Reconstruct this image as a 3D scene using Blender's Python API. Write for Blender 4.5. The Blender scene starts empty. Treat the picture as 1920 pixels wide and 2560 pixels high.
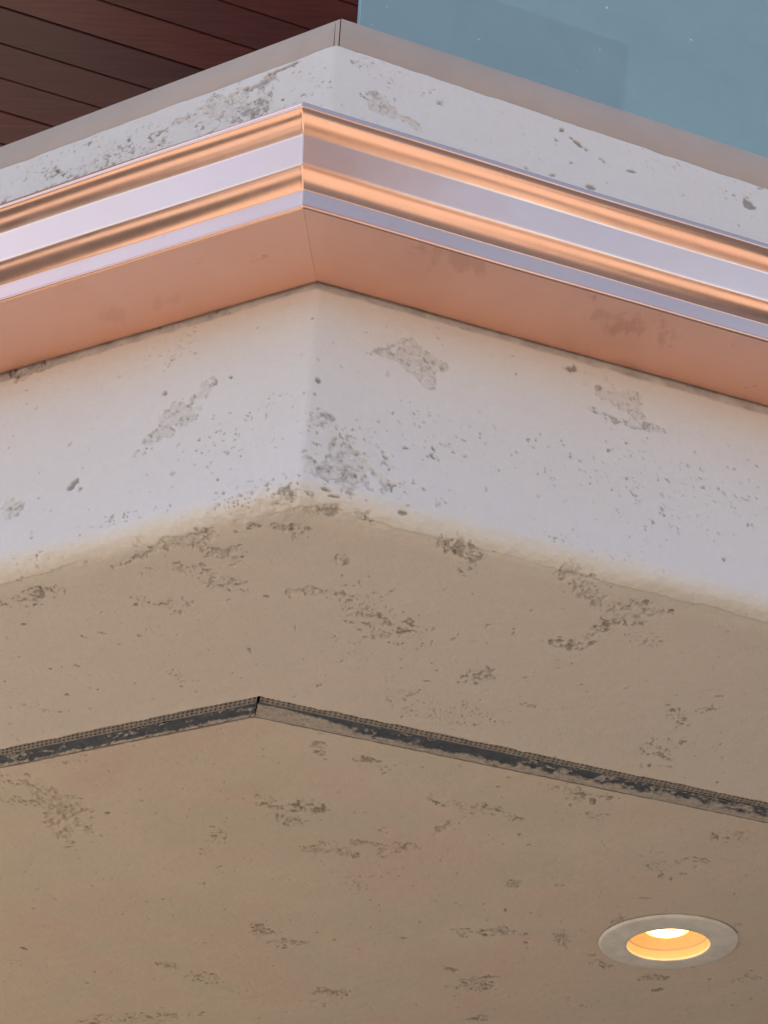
import bpy, math, random
import numpy as np

# ------------------------------------------------------------------ camera, sky, sun, exposure
EYE = 1.6                                   # camera height; every z below is counted from the eye
scene = bpy.context.scene
C = scene.collection

PITCH, ROLL = 0.6368110637, 0.0385357613
AZ_A, AZ_B = 2.69608959710, 0.3331618802    # the two edges of the 135 degree corner, in plan


def camera_axes():
    f = np.array([0, math.cos(PITCH), math.sin(PITCH)])
    r = np.array([1, 0, 0.])
    u = np.array([0, -math.sin(PITCH), math.cos(PITCH)])
    return f, r * math.cos(ROLL) + u * math.sin(ROLL), -r * math.sin(ROLL) + u * math.cos(ROLL)


cam_data = bpy.data.cameras.new('camera')
cam_data.sensor_fit = 'HORIZONTAL'
cam_data.sensor_width = 36
cam_data.lens = 36 * 4050 / 1920
cam_data.clip_start = 0.05
cam_data.clip_end = 2000
cam = bpy.data.objects.new('camera', cam_data)
C.objects.link(cam)
_f, _r, _u = camera_axes()
from mathutils import Matrix, Vector
cam.matrix_world = Matrix(((_r[0], _u[0], -_f[0], 0), (_r[1], _u[1], -_f[1], 0), (_r[2], _u[2], -_f[2], EYE), (0, 0, 0, 1)))
scene.camera = cam

SUN_ELEV = math.radians(50)
SUN_DIR = Vector((-0.88, 0.48, 0)).normalized() * math.cos(SUN_ELEV) + Vector((0, 0, math.sin(SUN_ELEV)))
world = bpy.data.worlds.new('World')
scene.world = world
world.use_nodes = True
wn = world.node_tree.nodes
sky = wn.new('ShaderNodeTexSky')
sky.sky_type = 'NISHITA'
sky.sun_disc = False
sky.sun_elevation = SUN_ELEV
sky.sun_rotation = math.atan2(SUN_DIR.x, SUN_DIR.y)
sky.air_density = 1.0
sky.dust_density = 1.0
sky.ozone_density = 1.5
wn['Background'].inputs['Strength'].default_value = 0.15
world.node_tree.links.new(sky.outputs[0], wn['Background'].inputs['Color'])

sun_data = bpy.data.lights.new('sun', 'SUN')
sun_data.energy = 3.2
sun_data.angle = math.radians(0.5)
sun_data.color = (1.0, 0.93, 0.82)
sun = bpy.data.objects.new('sun', sun_data)
C.objects.link(sun)
sun.rotation_euler = SUN_DIR.to_track_quat('Z', 'Y').to_euler()

scene.view_settings.view_transform = 'Standard'
scene.view_settings.look = 'None'
scene.view_settings.gamma = 1
scene.view_settings.use_curve_mapping = False
scene.view_settings.exposure = 1.32
scene.render.engine = 'CYCLES'
scene.cycles.max_bounces = 8
scene.cycles.diffuse_bounces = 5
scene.cycles.glossy_bounces = 5
scene.cycles.sample_clamp_indirect = 6

# ------------------------------------------------------------------ helpers
def tag(o, label=None, cat=None, group=None, kind=None):
    if label: o['label'] = label
    if cat: o['category'] = cat
    if group: o['group'] = group
    if kind: o['kind'] = kind
    return o


def empty(name, x, y, z, label, cat, group=None):
    o = bpy.data.objects.new(name, None)
    C.objects.link(o)
    o.location = (x, y, z + EYE)
    bpy.context.view_layer.update()
    return tag(o, label, cat, group)


def link_mesh(name, me, mat, parent=None):
    """points of me are in eye-height coordinates; the object is placed so that they stay there"""
    o = bpy.data.objects.new(name, me)
    C.objects.link(o)
    if mat: me.materials.append(mat)
    if parent:
        o.parent = parent
        o.location = (-parent.location.x, -parent.location.y, EYE - parent.location.z)
    else:
        o.location = (0, 0, EYE)
    return o


def mesh_py(name, verts, faces, mat, parent=None, smooth=False, sharp=None):
    me = bpy.data.meshes.new(name)
    me.from_pydata([tuple(v) for v in verts], [], faces)
    me.validate()
    if smooth:
        me.shade_smooth()
        if sharp: me.set_sharp_from_angle(angle=math.radians(sharp))
    me.update()
    return link_mesh(name, me, mat, parent)


def grid_mesh(name, P, mat, parent=None, attrs=None, flip=False, hole=None, smooth=True):
    """P: rows x cols x 3"""
    R, K = P.shape[:2]
    idx = np.arange(R * K).reshape(R, K)
    q = np.stack([idx[:-1, :-1], idx[:-1, 1:], idx[1:, 1:], idx[1:, :-1]], -1).reshape(-1, 4)
    if hole is not None:
        h = hole.ravel()
        q = q[~(h[q].any(1))]
    if flip: q = q[:, ::-1]
    me = bpy.data.meshes.new(name)
    me.vertices.add(R * K)
    me.vertices.foreach_set('co', P.reshape(-1).astype(np.float32))
    me.loops.add(q.size)
    me.loops.foreach_set('vertex_index', np.ascontiguousarray(q).reshape(-1).astype(np.int32))
    me.polygons.add(len(q))
    me.polygons.foreach_set('loop_start', (np.arange(len(q)) * 4).astype(np.int32))
    me.polygons.foreach_set('loop_total', np.full(len(q), 4, np.int32))
    if smooth: me.polygons.foreach_set('use_smooth', np.ones(len(q), bool))
    me.update(calc_edges=True)
    for k, v in (attrs or {}).items():
        a = me.attributes.new(k, 'FLOAT', 'POINT')
        a.data.foreach_set('value', v.reshape(-1).astype(np.float32))
    return link_mesh(name, me, mat, parent)


def box(name, O, ex, ey, ez, mat, parent=None, bevel=0):
    """box with corner O and edge vectors ex, ey, ez"""
    O, ex, ey, ez = (np.array(v, float) for v in (O, ex, ey, ez))
    v = [O + a * ex + b * ey + c * ez for c in (0, 1) for b in (0, 1) for a in (0, 1)]
    f = [(0, 2, 3, 1), (4, 5, 7, 6), (0, 1, 5, 4), (2, 6, 7, 3), (0, 4, 6, 2), (1, 3, 7, 5)]
    if np.dot(np.cross(ex, ey), ez) < 0: f = [t[::-1] for t in f]
    o = mesh_py(name, v, f, mat, parent)
    if bevel:
        import bmesh
        bm = bmesh.new(); bm.from_mesh(o.data)
        bmesh.ops.bevel(bm, geom=bm.edges[:], offset=bevel, segments=2, affect='EDGES')
        bm.to_mesh(o.data); bm.free()
    return o


# ---- numpy noise
def _hash(ix, iy, seed):
    h = (ix.astype(np.int64) * 374761393 + iy.astype(np.int64) * 668265263 + seed * 974634777) & 0xFFFFFFFF
    h = ((h ^ (h >> 13)) * 1274126177) & 0xFFFFFFFF
    h = h ^ (h >> 16)
    return (h & 0xFFFFFF).astype(np.float32) / 16777215.


def vnoise(x, y, cell, seed):
    x = x / cell; y = y / cell
    ix = np.floor(x); iy = np.floor(y)
    fx = (x - ix).astype(np.float32); fy = (y - iy).astype(np.float32)
    fx = fx * fx * fx * (fx * (fx * 6 - 15) + 10); fy = fy * fy * fy * (fy * (fy * 6 - 15) + 10)
    a = _hash(ix, iy, seed); b = _hash(ix + 1, iy, seed); c = _hash(ix, iy + 1, seed); d = _hash(ix + 1, iy + 1, seed)
    return (a + (b - a) * fx + (c - a) * fy + (a - b - c + d) * fx * fy) * 2 - 1


def fbm(x, y, cell, seed, oct=4, gain=.5):
    s = 0; a = 1; n = 0
    for k in range(oct):
        ca, sa = math.cos(.7 * k), math.sin(.7 * k)
        s = s + a * vnoise(x * ca - y * sa + 3.1 * k, x * sa + y * ca, cell / 2 ** k, seed + k); n += a; a *= gain
    return s / n


def pits(x, y, cell, prob, rmin, rmax, seed):
    """irregular little holes, one at most per cell; prob is the local chance"""
    wx = x + .28 * cell * vnoise(x, y, cell * .4, seed + 50)
    wy = y + .28 * cell * vnoise(x, y, cell * .4, seed + 51)
    ix = np.floor(wx / cell); iy = np.floor(wy / cell)
    out = np.zeros(x.shape, np.float32)
    for di in (-1, 0, 1):
        for dj in (-1, 0, 1):
            jx = ix + di; jy = iy + dj
            cx = (jx + .2 + .6 * _hash(jx, jy, seed)) * cell
            cy = (jy + .2 + .6 * _hash(jx, jy, seed + 1)) * cell
            rr = rmin + (rmax - rmin) * _hash(jx, jy, seed + 2) ** 2
            an = 6.28 * _hash(jx, jy, seed + 3)
            st = 1 + .7 * _hash(jx, jy, seed + 5)
            dx = wx - cx; dy = wy - cy
            ux = (dx * np.cos(an) + dy * np.sin(an)) / st; uy = (-dx * np.sin(an) + dy * np.cos(an)) * st
            d2 = (ux * ux + uy * uy) / (rr * rr)
            on = _hash(jx, jy, seed + 4) < prob
            out = np.maximum(out, np.where(on, np.clip(1 - d2, 0, 1), 0))
    return out


def sstep(a, b, x):
    t = np.clip((x - a) / (b - a), 0, 1)
    return t * t * (3 - 2 * t)


def wear(x, y, marks, seed, brk=.12):
    """trowelled stucco: returns height (metres, negative is a recess), dirt 0..1, roughened 0..1"""
    n_edge = fbm(x, y, .022, seed, 4, .62)
    n_fine = fbm(x, y, .0065, seed + 9, 2, .6)
    R = np.zeros(x.shape, np.float32); Pm = np.zeros(x.shape, np.float32); T = np.zeros(x.shape, np.float32); G = np.zeros(x.shape, np.float32)
    for (ty, st, cx, cy, a, b, c, d) in marks:
        big = 2.4
        dx = x - cx; dy = y - cy
        e = np.sqrt((a * dx + b * dy) ** 2 + (c * dx + d * dy) ** 2)
        near = e < big
        if not near.any(): continue
        v = 1 - e
        if ty == 'r': R = np.maximum(R, st * sstep(.0, .13, v * .9 + n_edge * .95 - .12) * (e < 1.9))
        elif ty == 'p': Pm = np.maximum(Pm, st * sstep(-.25, .6, v + n_edge * .6))
        elif ty == 't': T = np.maximum(T, st * sstep(-.3, .5, v + n_edge * .6))
        else: G = np.maximum(G, st * sstep(0, .45, v + n_fine * .55 + n_edge * .35))
    brk = np.float32(brk)
    chips = sstep(-.1, .28, n_fine + .25 * vnoise(x, y, .011, seed + 31))
    p1 = pits(x, y, .0060, np.clip(.02 + .60 * Pm + .42 * R, 0, .8), .0008, .0026, seed + 100)
    p2 = pits(x, y, .0105, np.clip(.010 + .26 * Pm + .34 * R, 0, .8), .0012, .0050, seed + 120)
    pit = np.clip(1.35 * np.maximum(p1 * .8, p2), 0, 1)
    pit = np.maximum(pit * (.45 + .55 * sstep(-.4, .5, n_edge + n_fine * .4)), G)
    fil = fbm(x, y, .0085, seed + 21, 3, .7)
    R0 = R
    R = R * sstep(-.20, .06, fil + .55 * (R - .5) - brk)
    rim = R * (1 - R) * 4
    h = .0009 * fbm(x, y, .16, seed + 60, 3) + .0005 * fbm(x, y * 1.5, .045, seed + 64, 3) + .00018 * fbm(x, y * 1.7, .018, seed + 70, 3)
    h = h - R * (.0013 + .0013 * chips) - .0022 * pit - .0005 * T * (.5 + .5 * n_fine) + .00035 * rim
    h = h + .00022 * n_fine * (.25 + R + T)
    dirt_shade = np.clip(.80 * pit ** 1.6 * (1 - .35 * R0) + .05 * R * chips + .70 * rim * sstep(-.25, .5, n_fine + .5 * vnoise(x, y, .03, seed + 90)), 0, 1)  # grime in pits and rims, plus the shade of their hollows painted in
    return h, dirt_shade, np.clip(R + .5 * T, 0, 1)


# ---- shader helpers
def new_mat(name):
    m = bpy.data.materials.new(name)
    m.use_nodes = True
    nt = m.node_tree
    return m, nt, nt.nodes['Principled BSDF']


def nd(nt, typ, **kw):
    n = nt.nodes.new(typ)
    for k, v in kw.items():
        if k.startswith('i_'):
            n.inputs[k[2:].replace('_', ' ')].default_value = v
        else: setattr(n, k, v)
    return n


def ramp(nt, fac, stops):
    r = nt.nodes.new('ShaderNodeValToRGB')
    e = r.color_ramp.elements
    while len(e) < len(stops): e.new(.5)
    for k, (p, c) in enumerate(stops):
        e[k].position = p
        e[k].color = (*c, 1) if not isinstance(c, (int, float)) else (c, c, c, 1)
    nt.links.new(fac, r.inputs[0])
    return r.outputs[0]


def mix(nt, fac, a, b, mode='MIX'):
    m = nt.nodes.new('ShaderNodeMix')
    m.data_type = 'RGBA'; m.blend_type = mode
    for s, v in ((m.inputs[0], fac), (m.inputs[6], a), (m.inputs[7], b)):
        if hasattr(v, 'is_output'): nt.links.new(v, s)
        else: s.default_value = (*v, 1) if isinstance(v, tuple) else v
    return m.outputs[2]


def noise(nt, scale, detail=4, rough=.55, dist=0, vec=None):
    n = nd(nt, 'ShaderNodeTexNoise')
    n.inputs['Scale'].default_value = scale; n.inputs['Detail'].default_value = detail
    n.inputs['Roughness'].default_value = rough; n.inputs['Distortion'].default_value = dist
    if vec is None:
        vec = nt.nodes.new('ShaderNodeTexCoord').outputs['Object']
    nt.links.new(vec, n.inputs['Vector'])
    return n.outputs['Fac']


def attr(nt, name):
    a = nt.nodes.new('ShaderNodeAttribute'); a.attribute_name = name
    return a.outputs['Fac']


def bump(nt, bsdf, fac, dist, strength=1):
    b = nt.nodes.new('ShaderNodeBump')
    b.inputs['Distance'].default_value = dist; b.inputs['Strength'].default_value = strength
    nt.links.new(fac, b.inputs['Height'])
    nt.links.new(b.outputs[0], bsdf.inputs['Normal'])


def stucco(name, base, warm, cool, cloud, cloud_scale=2.2, scar=(.50, .43, .34)):
    m, nt, b = new_mat(name)
    n1 = noise(nt, cloud_scale, 4, .6, .6)
    n2 = noise(nt, cloud_scale * 2.3, 3, .6, .3)
    c = mix(nt, ramp(nt, n1, [(.38, 0), (.62, cloud)]), base, warm)
    c = mix(nt, ramp(nt, n2, [(.42, 0), (.66, cloud)]), c, cool)
    g = noise(nt, 95, 6, .72)
    c = mix(nt, .10, c, ramp(nt, g, [(.3, .25), (.7, .75)]), 'OVERLAY')
    c = mix(nt, ramp(nt, attr(nt, 'edge'), [(0, 0), (1, .6)]), c, (.84, .735, .585))  # paler cream painted in for light caught by the rounded edge
    c = mix(nt, ramp(nt, attr(nt, 'rough'), [(0, 0), (1, .40)]), c, scar)
    c = mix(nt, ramp(nt, attr(nt, 'dirt_shade'), [(0, 0), (1, .80)]), c, (.115, .082, .056))
    nt.links.new(c, b.inputs['Base Color'])
    b.inputs['Roughness'].default_value = .82
    b.inputs['Specular IOR Level'].default_value = .3
    ma = nd(nt, 'ShaderNodeMath', operation='MULTIPLY_ADD')
    nt.links.new(noise(nt, 48, 6, .68, .4), ma.inputs[0]); ma.inputs[1].default_value = 2.5; nt.links.new(noise(nt, 420, 3, .6), ma.inputs[2])
    bump(nt, b, ma.outputs[0], .0011, .5)
    return m


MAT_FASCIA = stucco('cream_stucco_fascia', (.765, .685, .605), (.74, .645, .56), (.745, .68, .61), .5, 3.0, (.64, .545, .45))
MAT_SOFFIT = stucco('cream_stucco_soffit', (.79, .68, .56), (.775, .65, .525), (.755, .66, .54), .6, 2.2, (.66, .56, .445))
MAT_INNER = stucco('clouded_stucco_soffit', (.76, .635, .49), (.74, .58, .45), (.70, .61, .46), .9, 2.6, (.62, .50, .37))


def copper(name, rough0, rough1, spots, tint=(.955, .62, .50)):
    m, nt, b = new_mat(name)
    n = noise(nt, 9, 5, .65, .5)
    s = noise(nt, 26, 5, .7, 1.2)
    c = mix(nt, ramp(nt, n, [(.35, 0), (.75, .35)]), tint, tuple(t * k for t, k in zip(tint, (.93, .86, .82))))
    c = mix(nt, ramp(nt, s, [(.64, 0), (.74, spots)]), c, (.42, .19, .13))
    c = mix(nt, ramp(nt, attr(nt, 'smudge'), [(0, 0), (1, .30)]), c, (.40, .17, .10))
    nt.links.new(c, b.inputs['Base Color'])
    b.inputs['Metallic'].default_value = 1
    nt.links.new(ramp(nt, n, [(.3, rough0), (.75, rough1)]), b.inputs['Roughness'])
    bump(nt, b, noise(nt, 11, 3, .5), .0014, .3)
    return m


MAT_COPPER = copper('bright_copper', .17, .26, .2, (.97, .585, .42))
MAT_COPPER_DULL = copper('dull_copper', .34, .44, .55, (.89, .535, .405))


def plain(name, col, rough=.6, metal=0, n_scale=30, n_amt=.12, bmp=0.0, emit=None):
    m, nt, b = new_mat(name)
    n = noise(nt, n_scale, 4, .6)
    c = mix(nt, ramp(nt, n, [(.35, 0), (.7, 1)]), col, tuple(v * (1 - n_amt) for v in col))
    nt.links.new(c, b.inputs['Base Color'])
    b.inputs['Roughness'].default_value = rough
    b.inputs['Metallic'].default_value = metal
    if bmp: bump(nt, b, n, bmp, .5)
    if emit:
        b.inputs['Emission Color'].default_value = (*emit[0], 1)
        b.inputs['Emission Strength'].default_value = emit[1]
    return m


# ------------------------------------------------------------------ plan of the corner
H = 1.1434718                                # underside of the balcony above the eye
CORNER = np.array([-0.09836948, 1.52082237])
DA = np.array([math.cos(AZ_A), math.sin(AZ_A)])
DB = np.array([math.cos(AZ_B), math.sin(AZ_B)])
NA = np.array([-0.43091189, -0.90239401])    # outward from the left face
NB = np.array([0.32703268, -0.94501303])     # outward from the right face


def plan(inA, inB):
    """plan point that lies inA behind the left face and inB behind the right face"""
    return CORNER + np.linalg.solve(np.stack([-NA, -NB]), np.array([inA, inB]))


# ------------------------------------------------------------------ ground, neighbours and added unseen helpers (they light the soffit and show in the copper)
m, nt, b = new_mat('warm_concrete')
br = nd(nt, 'ShaderNodeTexBrick')
br.offset = 0
tc = nt.nodes.new('ShaderNodeTexCoord')
nt.links.new(tc.outputs['Object'], br.inputs['Vector'])
br.inputs['Scale'].default_value = 1; br.inputs['Brick Width'].default_value = 1.5; br.inputs['Row Height'].default_value = 1.5
br.inputs['Mortar Size'].default_value = .008
br.inputs['Color1'].default_value = (.42, .35, .275, 1); br.inputs['Color2'].default_value = (.385, .32, .255, 1); br.inputs['Mortar'].default_value = (.2, .16, .12, 1)
nt.links.new(mix(nt, .25, br.outputs['Color'], ramp(nt, noise(nt, 3, 6), [(.3, .2), (.7, .8)]), 'OVERLAY'), b.inputs['Base Color'])
b.inputs['Roughness'].default_value = .85
MAT_GROUND = m
me = bpy.data.meshes.new('ground')
me.from_pydata([(-500, -500, 0), (500, -500, 0), (500, 500, 0), (-500, 500, 0)], [], [(0, 1, 2, 3)])
g = bpy.data.objects.new('ground', me); C.objects.link(g); me.materials.append(MAT_GROUND); g['kind'] = 'structure'

MAT_HORIZON_SCREEN = plain('brown_horizon_screen', (.16, .125, .085), .95, n_scale=.02, n_amt=.4)
vs, fs = [], []
n = 160
for i in range(n):
    a = 2 * math.pi * i / n
    hh = 40 + 14 * math.sin(a * 3 + 1) + 7 * math.sin(a * 7) + 4 * math.sin(a * 17 + 2)
    for r, z in ((180, -2), (235, hh * .55), (300, hh), (400, hh * .8), (480, -2)):
        vs.append((r * math.cos(a), r * math.sin(a), z - EYE))
for i in range(n):
    for k in range(4):
        fs.append((i * 5 + k, ((i + 1) % n) * 5 + k, ((i + 1) % n) * 5 + k + 1, i * 5 + k + 1))
tag(mesh_py('horizon_screen', vs, fs, MAT_HORIZON_SCREEN, smooth=True), kind='structure')  # unseen ring added to hide bright horizon sky from the copper
MAT_DARK_PATCH = plain('dark_ground_patch', (.035, .034, .034), .9, n_scale=40, n_amt=.3, bmp=.002)
for x0, x1, y0, y1 in ((-14, -3.0, -2.6, 1.65), (3.3, 14, -2.4, 1.65)):  # unseen dark patches added to streak the copper's reflections
    tag(box('added_dark_patch', (x0, y0, .004 - EYE), (x1 - x0, 0, 0), (0, y1 - y0, 0), (0, 0, .004), MAT_DARK_PATCH), kind='structure')

MAT_DIMMER = plain('brown_dimmer', (.24, .185, .13), .7, n_scale=6)
tag(box('bounce_dimmer', (-6, 1.7, .004 - EYE), (14, 0, 0), (0, 8.3, 0), (0, 0, .05), MAT_DIMMER), kind='structure')  # unseen dark floor added to cut the bounce onto the soffit
MAT_GREY_WALL = plain('tan_facade_render', (.30, .225, .165), .8, n_scale=2)
MAT_CREAM_WALL = plain('cream_render', (.55, .45, .33), .8, n_scale=2)
MAT_DARK_GLASS = plain('dark_window', (.03, .035, .04), .15)
MAT_ROOF = plain('roof_felt', (.12, .11, .10), .8)


def neighbour(bx, by, rot, w, d, h, mat, label):
    t = empty('building', bx, by, -EYE, label, 'building')
    c, s = math.cos(rot), math.sin(rot)
    X = np.array([c, s, 0]); Y = np.array([-s, c, 0]); Z = np.array([0, 0, 1.])
    O = np.array([bx, by, -EYE]) - X * w / 2
    box('wall', O - Y * d, X * w, Y * d, Z * h, mat, t)
    box('roof', O - Y * (d + .25) - X * .25 + Z * (h + .002), X * (w + .5), Y * (d + .5), Z * .25, MAT_ROOF, t)
    nx = max(2, int(w / 2.4)); nz = max(1, int(h / 3))
    for i in range(nx):
        for k in range(nz):
            o = O + X * (w * (i + .5) / nx - .6) + Z * (k * h / nz + 1.0) + Y * .003
            box('window', o, X * 1.2, Y * .04, Z * 1.4, MAT_DARK_GLASS, t)
    return t


neighbour(3.9, -9.3, math.radians(20), 5.4, 5, 9.4, MAT_GREY_WALL, 'tall tan building across the street, mirrored in the copper gutter')
neighbour(-30, -30, math.radians(-40), 26, 8, 5, MAT_CREAM_WALL, 'low cream building mirrored in the left gutter run')
neighbour(34, -26, math.radians(44), 26, 8, 5, MAT_CREAM_WALL, 'low cream building mirrored in the right gutter run')
MAT_MIRRORED_BLOCK = plain('brown_mirrored_block', (.20, .14, .10), .8, n_scale=2)  # for unseen blocks added as dark streaks in the copper's reflections
neighbour(-15, -6.0, math.radians(-66), 8, 3, 3.6, MAT_MIRRORED_BLOCK, 'added unseen brown block mirrored at the left end of the gutter')
neighbour(15, -9.5, math.radians(56), 9, 3, 4.2, MAT_MIRRORED_BLOCK, 'added unseen brown block mirrored at the right end of the gutter')

# ------------------------------------------------------------------ the building behind
MAT_WALL = plain('tan_render', (.40, .33, .25), .85, n_scale=4, bmp=.002)
bld = empty('building', 0, 4.5, -EYE, 'tan building that carries the balcony and the roof above it', 'building')


def wall_run(name, inA, inB, z0, z1, mat, parent, LA=5.5, LB=6.0, th=.25):
    p = plan(inA, inB); q = plan(inA + th, inB + th)
    for (d, L) in ((DA, LA), (DB, LB)):
        v = [(*p, z0), (*(p + d * L), z0), (*(q + d * L), z0), (*q, z0)]
        v += [(a, b_, z1) for a, b_, _ in v]
        f = [(0, 1, 5, 4), (1, 2, 6, 5), (2, 3, 7, 6), (3, 0, 4, 7), (0, 3, 2, 1), (4, 5, 6, 7)]
        mesh_py(name, v, f, mat, parent)


MAT_LOWER = plain('brown_unseen_wall', (.20, .155, .12), .85, n_scale=4, bmp=.002)
wall_run('wall', 2.9, 1.46, -EYE, H + .02, MAT_LOWER, bld)  # unseen lower wall, set near and dark to darken the soffit
wall_run('wall', 3.6, 3.6, H + .9, 4.36, MAT_WALL, bld)


def slab(name, inA, inB, z0, z1, mat, parent, LA=5.0, LB=5.0, back=6.0):
    p = plan(inA, inB)
    a = p + DA * LA; b_ = p + DB * LB
    v2 = [a, p, b_, b_ - NB * back, a - NA * back]
    n = len(v2)
    v = [(*q, z0) for q in v2] + [(*q, z1) for q in v2]
    f = [tuple(range(n))[::-1], tuple(range(n, 2 * n))] + [(i, (i + 1) % n, n + (i + 1) % n, n + i) for i in range(n)]
    return mesh_py(name, v, f, mat, parent)


MAT_EAVES = plain('pale_eaves_render', (.62, .60, .54), .8, n_scale=9, n_amt=.15, bmp=.001)
slab('roof', .45, .45, 4.345, 4.6, MAT_ROOF, bld, 5, 5, 7)

# ------------------------------------------------------------------ plank ceiling of the upper floor
m, nt, b = new_mat('red_brown_planks')
oi = nt.nodes.new('ShaderNodeObjectInfo')
tc = nt.nodes.new('ShaderNodeTexCoord')
mp = nt.nodes.new('ShaderNodeMapping'); mp.inputs['Scale'].default_value = (1.2, 22, 22)
nt.links.new(tc.outputs['Object'], mp.inputs['Vector'])
ad = nt.nodes.new('ShaderNodeVectorMath'); ad.operation = 'ADD'
sc_ = nt.nodes.new('ShaderNodeVectorMath'); sc_.operation = 'SCALE'; sc_.inputs[3].default_value = 37
cmb = nt.nodes.new('ShaderNodeCombineXYZ'); nt.links.new(oi.outputs['Random'], cmb.inputs[0]); nt.links.new(oi.outputs['Random'], cmb.inputs[1])
nt.links.new(cmb.outputs[0], sc_.inputs[0]); nt.links.new(mp.outputs[0], ad.inputs[0]); nt.links.new(sc_.outputs[0], ad.inputs[1])
gr = noise(nt, 3, 6, .6, .8, ad.outputs[0])
base = ramp(nt, oi.outputs['Random'], [(0, (.080, .027, .033)), (.35, (.115, .034, .038)), (.7, (.165, .043, .042)), (1, (.09, .029, .034))])
c = mix(nt, ramp(nt, gr, [(.35, 0), (.7, .6)]), base, (.035, .014, .012))
nt.links.new(c, b.inputs['Base Color'])
b.inputs['Roughness'].default_value = .30
bump(nt, b, gr, .0006, .4)
MAT_PLANK = m
MAT_BLACK = plain('black_void', (.012, .012, .013), .9)

PZ = 4.3
ceil = empty('plank_ceiling', 0, 3.6, PZ, 'dark red brown plank ceiling of the upper floor seen past the balcony edge', 'ceiling')


def planB(u, inb):
    return CORNER + DB * u - NB * inb


for k in range(-4, 14):                      # boards run parallel to the right face
    i0 = 1.974 + .1405 * k
    if i0 < 1.40: continue
    w = .1405 - .0045
    u1 = 1.36 if i0 < 1.9 else 1.36 + (i0 - 1.36) * .5
    cuts = [-4.2, -1.9 - .25 * math.sin(k * 2.3), 1.36 + (i0 - 1.4) * .42]
    for a, bb in zip(cuts[:-1], cuts[1:]):
        dz = .0015 * math.sin(k * 1.7 + a)
        O = np.array([*planB(a + .001, i0 + .003), PZ + dz])
        box('plank', O, np.array([*(DB * (bb - a - .002)), 0]), np.array([*(-NB * w), 0]), np.array([0, 0, .018]), MAT_PLANK, ceil, .0022)
box('backing', np.array([*planB(-4.3, 1.38), PZ + .0205]), np.array([*(DB * 5.6), 0]), np.array([*(-NB * 2.4), 0]), np.array([0, 0, .012]), MAT_BLACK, ceil)

# pale plaster border round the planks: along the eaves, and to the right of the boards
bord = empty('eaves_soffit', .8, 3.2, PZ, 'pale plaster border of the upper ceiling seen blue through the glass', 'ceiling')
box('border', np.array([*planB(-4.4, .46), PZ - .012]), np.array([*(DB * 8.4), 0]), np.array([*(-NB * .905), 0]), np.array([0, 0, .05]), MAT_EAVES, bord)
v = [planB(1.345, 1.372), planB(4.0, 1.372), planB(4.0, 3.9), planB(1.345 + (3.9 - 1.372) * .44, 3.9)]
vv = [(*p, PZ + .006) for p in v] + [(*p, PZ + .04) for p in v]
MAT_EAVES2 = plain('pale_panel_render', (.72, .73, .66), .8, n_scale=6, n_amt=.12, bmp=.001)
mesh_py('panel', vv, [(0, 3, 2, 1), (4, 5, 6, 7), (0, 1, 5, 4), (1, 2, 6, 5), (2, 3, 7, 6), (3, 0, 4, 7)], MAT_EAVES2, bord)

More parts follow.
